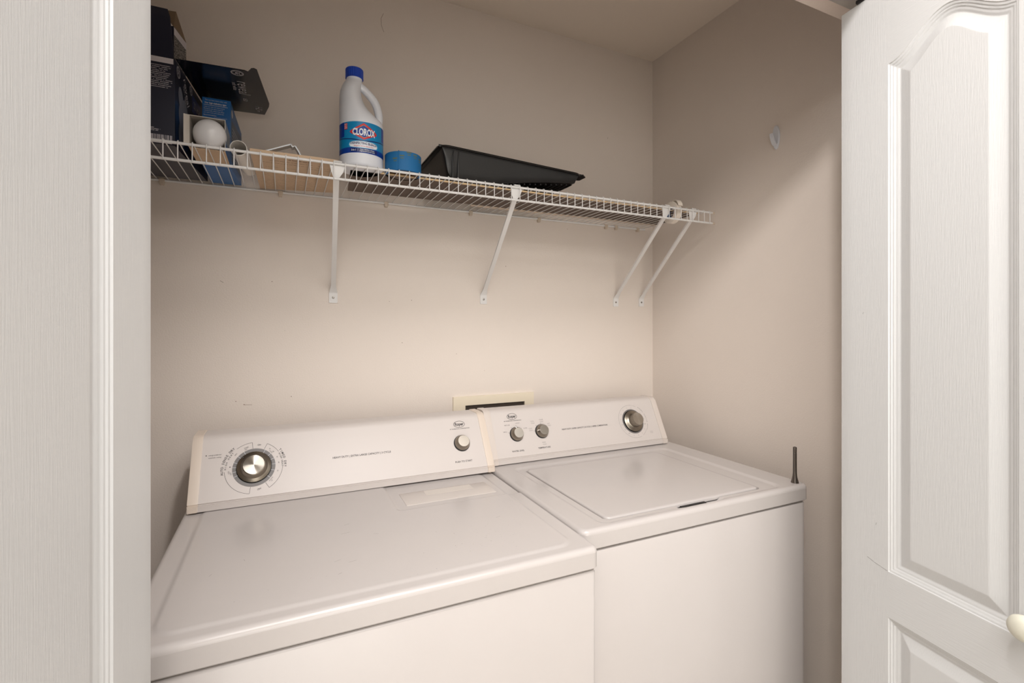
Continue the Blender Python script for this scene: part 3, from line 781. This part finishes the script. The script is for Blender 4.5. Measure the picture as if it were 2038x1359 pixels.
# pouring lip at the shallow end
b = B(); b.loft([[(x_r, y0r+.004, Z(rimz(x_r)+.001)), (x_r, y0r+.055, Z(rimz(x_r)+.001)), (x_r, y0r+.055, Z(rimz(x_r)-.004)), (x_r, y0r+.004, Z(rimz(x_r)-.004))], [(x_r+.014, y0r+.012, Z(rimz(x_r)-.0035)), (x_r+.014, y0r+.045, Z(rimz(x_r)-.0035)), (x_r+.014, y0r+.045, Z(rimz(x_r)-.0055)), (x_r+.014, y0r+.012, Z(rimz(x_r)-.0055))]])
b.build('pouring_lip', M_TRAY, tray, 30)

# roll of white joint tape slotted down between two deck wires
xr = None
for a_, b_ in zip(xs, xs[1:]):
    if a_ < 1.183 < b_: xr = (a_+b_)/2
mk = frame((xr-.0095, 1.262, Z(.3730)), (0, 1, 0), (0, 0, 1))
rl = thing('white_tape_roll', 'roll of white tape standing on edge between the shelf wires at the right end', 'tape', (xr, 1.262, Z(.3785)))
M_WT = mat('white_paper_tape', (232, 222, 210), .7, bump=.3, bscale=500)
b = B()
for k in range(5): r0 = .0190+k*.0034; ringroll(b, r0, r0+.0033, .019-.0004*(k % 2), mk, 48, .0006)
b.build('tape', M_WT, rl, 40)
b = B(); ringroll(b, .0176, .0189, .0188, mk, 40, .0002); b.build('blue_core', mat('blue_core_card', (24, 70, 120), .6), rl, 40, label='blue cardboard core')
b = B(); b.bar([(xr, 1.252, Z(.4080)), (xr, 1.243, Z(.4115)), (xr+.001, 1.234, Z(.4085)), (xr+.002, 1.2275, Z(.3985)), (xr+.002, 1.2255, Z(.3900))], .0185, .0022, (1, 0, 0)); b.build('loose_end', M_WT, rl, 60)

# long dark board lying at the back of the shelf, and a pale batten behind it
M_BRD = mat('dark_board', (96, 80, 70), .7, bump=.2, bscale=60, stretch=(1, 12, 12), dirt=.4, dcol=(84, 70, 60), dscale=10)
b = B(); p = [(.150, 1.268), (1.300, 1.268), (1.300, 1.466), (.166, 1.466)]
b.prism(p, DZ, DZ+.004); brd = thing('shelf_board', 'long dark brown board with pale front edge lying along the back of the shelf', 'board', (.72, 1.36, DZ)); b.build('panel', M_BRD, brd)
b = B(); b.box(.1495, 1.300, 1.2625, 1.268, DZ, DZ+.004, .0006, 2); b.build('front_edge', mat('raw_wood_edge', (226, 196, 152), .6), brd, label='pale raw front edge')
b = B(); b.box(.548, 1.30, 1.472, 1.492, DZ, DZ+.006, .001); tag(b.build('wood_batten', mat('pale_batten', (214, 196, 178), .6)), 'thin pale batten lying behind the dark board', 'batten')

# tan cardboard carton seen from below
tb = thing('flat_carton', 'flat tan cardboard carton with printed base lying on the shelf', 'carton', (.02, 1.40, DZ))
M_TAN = mat('tan_card', (208, 180, 150), .75, bump=.15, bscale=150, dirt=.35, dcol=(190, 160, 130), dscale=14)
b = B(); p = [(-.068, 1.222), (.1165, 1.222), (.1425, 1.505), (-.060, 1.545)]
b.prism(p, DZ, DZ+.007); b.build('box', M_TAN, tb, 0)
b = B()
def scrib(b, x0, x1, y, h, z, dens=.7, right=(1, 0, 0), up=(0, -1, 0)):
    x = x0
    while x < x1:
        l = random.uniform(.003, .011)
        if random.random() < dens+.2:
            b.add([(x, y-h/2, z), (min(x+l, x1), y-h/2, z), (min(x+l, x1), y+h/2, z), (x, y+h/2, z)], [(0, 1, 2, 3)])
        x += l+.002
zt_ = DZ-.0001
scrib(b, .010, .060, 1.250, .0050, zt_); scrib(b, -.030, .030, 1.268, .0022, zt_); scrib(b, .035, .085, 1.268, .0026, zt_)
scrib(b, -.045, .100, 1.286, .0018, zt_); scrib(b, .05, .11, 1.302, .0018, zt_); scrib(b, -.04, .03, 1.320, .0014, zt_)
for k in range(14): scrib(b, -.048, .110, 1.345+k*.013, .0011, zt_, .5)
b.build('faded_print', mat('faded_brown_ink', (134, 112, 96), .8), tb, 0)

# white plastic angle lying on the tan carton
b = B(); ztop = DZ+.0072
b.bar([(-.052, 1.262, ztop+.0012), (-.036, 1.262, ztop+.0085), (.0155, 1.262, ztop+.0310)], .022, .0026, (0, 1, 0))
b.bar([(.0155, 1.262, ztop+.0310), (.0185, 1.262, ztop+.0255), (.0245, 1.262, ztop+.0285), (.0330, 1.262, ztop+.0150), (.0380, 1.262, ztop+.0012)], .022, .0026, (0, 1, 0))
tag(b.build('plastic_bracket', mat('white_bracket_plastic', (222, 226, 230), .35)), 'small bent white plastic bracket lying on the tan carton', 'bracket')

# ---- light bulb boxes
M_NAVY = mat('black_navy_card', (36, 37, 52), .35, spec=.5, bump=.1, bscale=300)
M_NAVYG = mat('gloss_black_card', (14, 16, 26), .18, spec=.6)
M_BOXIN = mat('brown_card_inside', (120, 100, 78), .8)
M_DBLUE = mat('deep_blue_print', (16, 44, 84), .3)
M_GREYP = mat('grey_bulb_print', (128, 130, 140), .4)
M_BLUEP = mat('royal_blue_print', (28, 50, 120), .35)
M_TEXT = mat('white_card_print', (206, 200, 204), .5)
pk = thing('light_bulb_multipack', 'big open black light bulb carton at the left end of the shelf', 'box', (-.30, 1.39, DZ))
b = B(); TH = .0012; bz0, bz1 = DZ, Z(.565)
fx0 = -.395; poly = [(fx0, 1.250), (-.2105, 1.250), (-.184, 1.528), (fx0, 1.528)]
for i in range(4):
    (xa, ya), (xb, yb) = poly[i], poly[(i+1) % 4]
    e = Vector((xb-xa, yb-ya, 0)).normalized(); n_ = Vector((-e.y, e.x, 0))*TH
    q = [(xa, ya), (xb, yb), (xb+n_.x, yb+n_.y), (xa+n_.x, ya+n_.y)]
    b.loft([[(x, y, bz0) for x, y in q], [(x, y, bz1) for x, y in q]])
b.prism(poly, bz0, bz0+TH)
b.build('carton', M_NAVY, pk, 0)
b = B()   # raised front flap
q0 = [(fx0, 1.250), (-.2125, 1.250), (-.2125, 1.2512), (fx0, 1.2512)]; q1 = [(fx0, 1.254), (-.2195, 1.254), (-.2195, 1.2552), (fx0, 1.2552)]; q2 = [(fx0, 1.256), (-.2245, 1.256), (-.2245, 1.2572), (fx0, 1.2572)]
b.loft([[(x, y, Z(.5655)) for x, y in q0], [(x, y, Z(.655)) for x, y in q1], [(x, y, Z(.6715)) for x, y in q2]])
b.build('raised_flap', M_NAVY, pk, 0)
b = B()   # lid flap folded out to the right
fp = [(-.2095, 1.252), (-.079, 1.243), (-.073, 1.247), (-.0655, 1.228), (-.0600, 1.2245), (-.0540, 1.229), (-.0335, 1.405), (-.0350, 1.425), (-.0465, 1.4835), (-.1840, 1.4950)]
fz0 = Z(.5660)
b.mat = 0; b.prism(fp, fz0, fz0+.0012)
b.mat = 1; b.add([(x, y, fz0+.0013) for x, y in fp], [tuple(range(len(fp)))])
fl = b.build('lid_flap', [M_NAVYG, M_BOXIN], pk, 0, label='glossy black lid flap folded out')
# prints on the flap underside: baseline runs away from the viewer
def fpt(x, y, h=.0003): return frame((x, y, fz0-h), (0, 1, 0), (1, 0, 0))
b = B()
mk = fpt(-.0950, 1.262)
def monogram(b, m, r, sx=1):
    mm_ = m @ Matrix.Diagonal((sx, 1, 1, 1))
    b.ring(r*.88, r, 0, mm_, 40); b.ring(r*.74, r*.80, 0, mm_, 40)
    b.text('GE', r*.95, mm_, bold=.01, sx=.9)
    for k in range(4):
        aa = PI/4+k*PI/2; b.line((r*.55*math.cos(aa), r*.55*math.sin(aa)), (r*.8*math.cos(aa), r*.8*math.sin(aa)), r*.12, mm_)
monogram(b, mk, .0130)
b.text('reveal', .0370, fpt(-.0880, 1.338), bold=.0, sx=.80)
b.text('HD+', .0230, fpt(-.0600, 1.452), bold=.0, sx=.75)
b.text('LED', .0130, fpt(-.0880, 1.405), sx=.8)
b.text('soft white', .0130, fpt(-.1060, 1.335), sx=.8)
b.build('flap_print', M_TEXT, fl, 0)
b = B()
b.text('', .01, Matrix.Identity(4)) if False else None
# white band, paragraph lines and barcode on the front face
mk = frame((0, 1.2497, 0), (1, 0, 0), (0, 0, 1))
def frect(b, x0, x1, z0, z1, y=1.2496): b.add([(x0, y, Z(z0)), (x1, y, Z(z0)), (x1, y, Z(z1)), (x0, y, Z(z1))], [(0, 1, 2, 3)])
frect(b, fx0, -.2130, .5525, .5640)
random.seed(3)
def plines(b, x0, x1, z0, z1, n_, hh, y):
    for k in range(n_):
        z = z1-(z1-z0)*(k+.5)/n_; x = x0; xe = x1-random.uniform(0, .012)
        while x < xe:
            l = random.uniform(.0006, .0016); h2 = hh*random.choice((.42, .42, .62))
            if random.random() < .86: frect(b, x, min(x+l, xe), z-hh*.42, z+h2, y)
            x += l+.0005
plines(b, fx0+.01, -.2145, .4985, .5480, 13, .0015, 1.2496)
plines(b, fx0+.01, -.236, .4060, .4150, 3, .0014, 1.2496)
x = fx0+.02
frect(b, fx0+.02, -.2155, .3790+.003, .4000)
b.mat = 1
while x < -.217:
    l = random.uniform(.0006, .0022); frect(b, x, x+l, .3790+.007, .4000, 1.2494); x += l+random.uniform(.0008, .0020)
b.build('front_print', [M_TEXT, M_NAVY], pk, 0)
# prints on the right hand face
sv = Vector((-.184+.2105, .278, 0)).normalized()
def spt(t_, z, h=.0004): 
    p = Vector((-.2105, 1.250, 0))+sv*t_+Vector((sv.y, -sv.x, 0))*h
    return frame((p.x, p.y, Z(z)), sv, (0, 0, 1))
b = B(); b.mat = 0
def el(b, t_, z, a_, c_, rot=0, h=.0005):
    m_ = spt(t_, z, h) @ Matrix.Rotation(math.radians(rot), 4, 'Z')
    b.add([(a_*math.cos(2*PI*k/30), c_*math.sin(2*PI*k/30), 0) for k in range(30)], [tuple(range(30))], m_)
b.add([(0, 0, 0), (.09, 0, 0), (.12, .085, 0), (.0, .085, 0)], [(0, 1, 2, 3)], spt(.004, .395, .0002))
b.mat = 1
el(b, .042, .496, .017, .026, 20); el(b, .072, .478, .020, .028, 12, .0006); el(b, .045, .455, .019, .030, 16, .0008); el(b, .042, .415, .018, .028, 12, .001)
b.mat = 2
monogram(b, spt(.024, .548), .0125)
monogram(b, spt(.120, .551), .0110)
b.text('reveal', .0300, spt(.082, .528, .0006) @ Matrix.Rotation(math.radians(-58), 4, 'Z'), sx=.85)
b.text('HD+ light', .0110, spt(.070, .518, .0006) @ Matrix.Rotation(math.radians(-58), 4, 'Z'), sx=.85)
b.mat = 3; b.add([(0, 0, 0), (.075, 0, 0), (.075, .040, 0), (0, .040, 0)], [(0, 1, 2, 3)], spt(.130, .506, .0005)); 
b.mat = 0; b.add([(0, 0, 0), (.065, 0, 0), (.065, .022, 0), (0, .022, 0)], [(0, 1, 2, 3)], spt(.160, .480, .0005))
b.mat = 2; b.text('22 year', .0230, spt(.168, .526, .0009), sx=.8); b.text('LED', .0170, spt(.190, .491, .0009), sx=.8)
b.build('side_print', [M_DBLUE, M_GREYP, M_TEXT, M_BLUEP], pk, 0)

# smaller black box standing inside the big carton
ib = thing('light_bulb_box', 'dark bulb box with grey patterned side sticking out of the big carton', 'box', (-.25, 1.33, DZ+.002))
an = math.radians(11.8); ev = Vector((math.sin(an), math.cos(an), 0)); nv = Vector((-ev.y, ev.x, 0))
c0 = Vector((-.2212, 1.300, 0)); L2 = .066; Wd = .060
q = [c0, c0+ev*L2, c0+ev*L2+nv*Wd, c0+nv*Wd]
b = B(); b.loft([[(p.x, p.y, DZ+.0016) for p in q], [(p.x, p.y, Z(.660)) for p in q]])
b.build('carton', M_NAVY, ib, 0)
m_ = frame((c0.x, c0.y, 0), ev, (0, 0, 1)); nn = -nv
m_ = T(nn.x*.0004, nn.y*.0004, 0) @ m_
b = B(); b.mat = 0; b.add([(.001, Z(.42), 0), (L2-.001, Z(.42), 0), (L2-.001, Z(.640), 0), (.001, Z(.640), 0)], [(0, 1, 2, 3)], m_)
b.mat = 1; b.add([(.001, Z(.642), 0.0001), (L2-.001, Z(.642), .0001), (L2-.001, Z(.6585), .0001), (.001, Z(.6585), .0001)], [(0, 1, 2, 3)], m_)
gm = mat('grey_dot_print', (110, 106, 104), .5)
nt = gm.node_tree; vo = nt.nodes.new('ShaderNodeTexVoronoi'); vo.inputs['Scale'].default_value = 380; rp_ = nt.nodes.new('ShaderNodeValToRGB')
rp_.color_ramp.elements[0].color = lin((178, 172, 166)); rp_.color_ramp.elements[1].color = lin((58, 56, 58)); rp_.color_ramp.elements[0].position = .2; rp_.color_ramp.elements[1].position = .55
tc_ = nt.nodes.new('ShaderNodeTexCoord'); nt.links.new(tc_.outputs['Object'], vo.inputs['Vector']); nt.links.new(vo.outputs['Distance'], rp_.inputs[0]); nt.links.new(rp_.outputs[0], nt.nodes['Principled BSDF'].inputs['Base Color'])
b.build('side_print', [gm, M_TEXT], ib, 0)
b = B(); t0 = c0+nv*.001; t1 = c0+ev*L2+nv*.001
up = Vector((0, 0, 1))
A0 = Vector((t0.x, t0.y, Z(.660))); A1_ = Vector((t1.x, t1.y, Z(.660)))
A2_ = A0+Vector((.001, .020, .044)); A3_ = A0+Vector((-.026, .016, .040))
th_ = Vector((nn.x, nn.y, 0))*.0012
b.loft([[A0, A1_, A2_, A3_], [A0+th_, A1_+th_, A2_+th_, A3_+th_]])
b.build('open_flap', M_BOXIN, ib, 0, label='brown inside of the open flap')

# small open white carton with a bulb lying in it
bc = thing('bulb_carton', 'small open carton lying on its side at the shelf edge', 'box', (-.153, 1.31, DZ))
cx0, cx1, cy0, cy1 = -.1850, -.1170, 1.2490, 1.362; cz0 = DZ; cz1 = Z(.4510)
M_CW = mat('white_card', (214, 206, 196), .6); M_CB = mat('blue_card', (20, 96, 160), .4)
b = B(); t = .001
b.mat = 1; b.box(cx0, cx1, cy0, cy1, cz0, cz0+t)
b.mat = 0; b.box(cx0, cx1, cy0, cy1, cz1-t, cz1); b.box(cx0, cx0+t, cy0, cy1, cz0+t, cz1-t); b.box(cx1-t, cx1, cy0, cy1, cz0+t, cz1-t); b.box(cx0, cx1, cy1-t, cy1, cz0, cz1)
b.build('carton', [M_CW, M_TAN], bc, 0)
b = B(); b.mat = 0
b.add([(cx1+.0003, cy0, cz0), (cx1+.0003, cy1, cz0), (cx1+.0003, cy1, cz1), (cx1+.0003, cy0, cz1)], [(0, 1, 2, 3)])
b.mat = 1
b.add([(cx1+.0005, cy0+.004, cz0+.02), (cx1+.0005, cy1-.02, cz0+.03), (cx1+.0005, cy1-.02, cz1-.004), (cx1+.0005, cy0+.004, cz1-.004)], [(0, 1, 2, 3)])
b.build('side_print', [M_CB, mat('grey_blue_print', (140, 152, 166), .5)], bc, 0)
b = B()
b.loft([[(cx0, cy0, cz0+.001), (cx0, cy0, cz1), (cx0+.001, cy0, cz1), (cx0+.001, cy0, cz0+.001)], [(cx0-.008, cy0-.013, cz0+.004), (cx0-.008, cy0-.013, cz1-.004), (cx0-.007, cy0-.013, cz1-.004), (cx0-.007, cy0-.013, cz0+.004)]])
b.build('side_flap', M_CW, bc, 0)
bu = thing('light_bulb', 'white LED bulb poking out of the small open carton', 'light bulb', (-.150, 1.26, DZ+.034))
mk = frame((-.1508, 1.314, DZ+.0350), (1, 0, 0), (0, 0, 1), (.06, -1, .0))
b = B(); b.lathe([(.0130, -.004), (.0150, .004), (.0195, .014), (.0265, .025), (.0308, .037), (.0324, .050), (.0318, .062), (.0292, .0725), (.0235, .0805), (.0155, .0860), (.0066, .0885), (.0003, .0890)], mk, 48)
b.build('globe', mat('frosted_white', (226, 225, 226), .28), bu, 70)
b = B(); b.lathe([(.0120, -.024), (.0126, -.020), (.0118, -.017), (.0126, -.014), (.0118, -.011), (.0126, -.008), (.0130, -.004)], mk, 30)
b.build('screw_base', M_SCREW, bu, 40)

# tall blue bulb box standing behind the small carton
bb = thing('blue_bulb_box', 'tall blue light bulb box standing behind the small white carton', 'box', (-.145, 1.44, DZ))
x0, x1, y0, y1, z0, z1 = -.1765, -.1175, 1.372, 1.535, DZ, Z(.543)
M_BL = mat('bright_blue_card', (10, 92, 158), .38)
b = B(); b.loft([[(x0, y0, z0), (x1, y0, z0), (x1+.012, y1, z0), (x0, y1, z0)], [(x0, y0, z1), (x1, y0, z1), (x1+.012, y1, z1-.02), (x0, y1, z1-.02)]]); b.build('carton', M_BL, bb, 0)
b = B(); m_ = frame((x0, y0-.0004, z1), (1, 0, 0), (0, 0, 1))
b.text('You can have more color with', .0042, m_ @ T(.0285, -.0055, 0), sx=.88, bold=.005)
b.text('Our high-definition light', .0054, m_ @ T(.0275, -.0125, 0), sx=.86, bold=.03)
b.line((.003, -.0175), (.053, -.0175), .0010, m_)
for k, t_ in enumerate(('makes your skin and colors pop by', 'filtering out the yellow tones of', 'ordinary bulbs, whites look whiter', 'and colors look more vibrant too')):
    b.text(t_, .0035, m_ @ T(.003, -.022-k*.0046, 0), 'LEFT', sx=.88, bold=.005)
b.text('Recommended for:', .0038, m_ @ T(.003, -.0415, 0), 'LEFT', sx=.9, bold=.01)
b.line((.024, -.0455), (.052, -.0455), .0004, m_)
b.build('front_print', M_TEXT, bb, 0)
b = B(); ex = Vector((.012, y1-y0, 0)).normalized(); m_ = frame((x1+.0005, y0, z0), ex, (0, 0, 1))
b.mat = 0; b.add([(.012, .02, 0), (.155, .02, 0), (.155, .130, 0), (.012, .120, 0)], [(0, 1, 2, 3)], m_)
b.mat = 1
for k in range(9): b.line((.02, .036+k*.0085), (.115, .036+k*.0085), .0016, m_, .0003)
b.lathe([(.010, 0), (.0002, .0002)], m_ @ T(.018, .138, .0002), 24)
b.build('side_print', [mat('slate_print', (92, 106, 126), .5), M_TEXT], bb, 0)

# white cardboard tube between blue box and tan carton
b = B(); ax_ = Vector((-.085, -1, 0)).normalized(); ringroll(b, .0158, .0176, .16, frame((-.0795, 1.425, DZ+.0178), (-ax_.y, ax_.x, 0), (0, 0, 1), ax_), 48)
tag(b.build('cardboard_tube', mat('white_tube_card', (226, 220, 212), .5)), 'short white tube lying between the blue box and the tan carton', 'tube')

# small marks and scuffs on the walls and door belong to their surfaces
b = B()
for x, z in ((.003, -.02), (.34, -.06), (-.03, .12), (.30, .07), (.52, -.10), (.02, -.21), (.37, .075), (-.12, -.215), (-.10, -.225), (.62, -.16), (.70, .20), (.95, .35)):
    r = random.uniform(.0008, .0018); b.add([(x-r, WY-.0003, Z(z)), (x, WY-.0003, Z(z)-r), (x+r, WY-.0003, Z(z)), (x, WY-.0003, Z(z)+r)], [(0, 1, 2, 3)])
def wline(pts, wd):
    for p, q in zip(pts, pts[1:]): b.line(p, q, wd, frame((0, WY-.0003, 0), (1, 0, 0), (0, 0, 1)))
wline([(.282, Z(.967)), (.2745, Z(.950)), (.2755, Z(.928)), (.283, Z(.909))], .0011)
wline([(1.132, Z(.718)), (1.130, Z(.712))], .001); wline([(-.158, Z(.118)), (-.150, Z(.113))], .001); wline([(-.10, Z(-.226)), (-.08, Z(-.227))], .0009)
b.build('scuff_marks', mat('wall_mark', (140, 118, 104), .8), bpy.data.objects['wall_back'], 0)

# pencil-like scuff on the right hand door
dl = bpy.data.objects['door_2']; lf_ = [c for c in dl.children if c.name.startswith('door_leaf')][0]
dv_ = Vector((math.sin(math.radians(191.5)), math.cos(math.radians(191.5)), 0)); nr_ = Vector((dv_.y, -dv_.x, 0))
if nr_.x > 0: nr_ = -nr_
b = B(); mk = frame((1.083+nr_.x*.0003, .651+nr_.y*.0003, 0), dv_, (0, 0, 1))
for p, q in (((.060, -.4710), (.074, -.4752)), ((.075, -.4756), (.088, -.4775)), ((.089, -.4780), (.101, -.4800)), ((.078, -.400), (.079, -.395)), ((.050, .02), (.052, .024))):
    b.line((p[0], Z(p[1])), (q[0], Z(q[1])), .0005, mk)
b.build('scuff_marks', mat('door_scuff', (120, 116, 114), .8), lf_, 0)
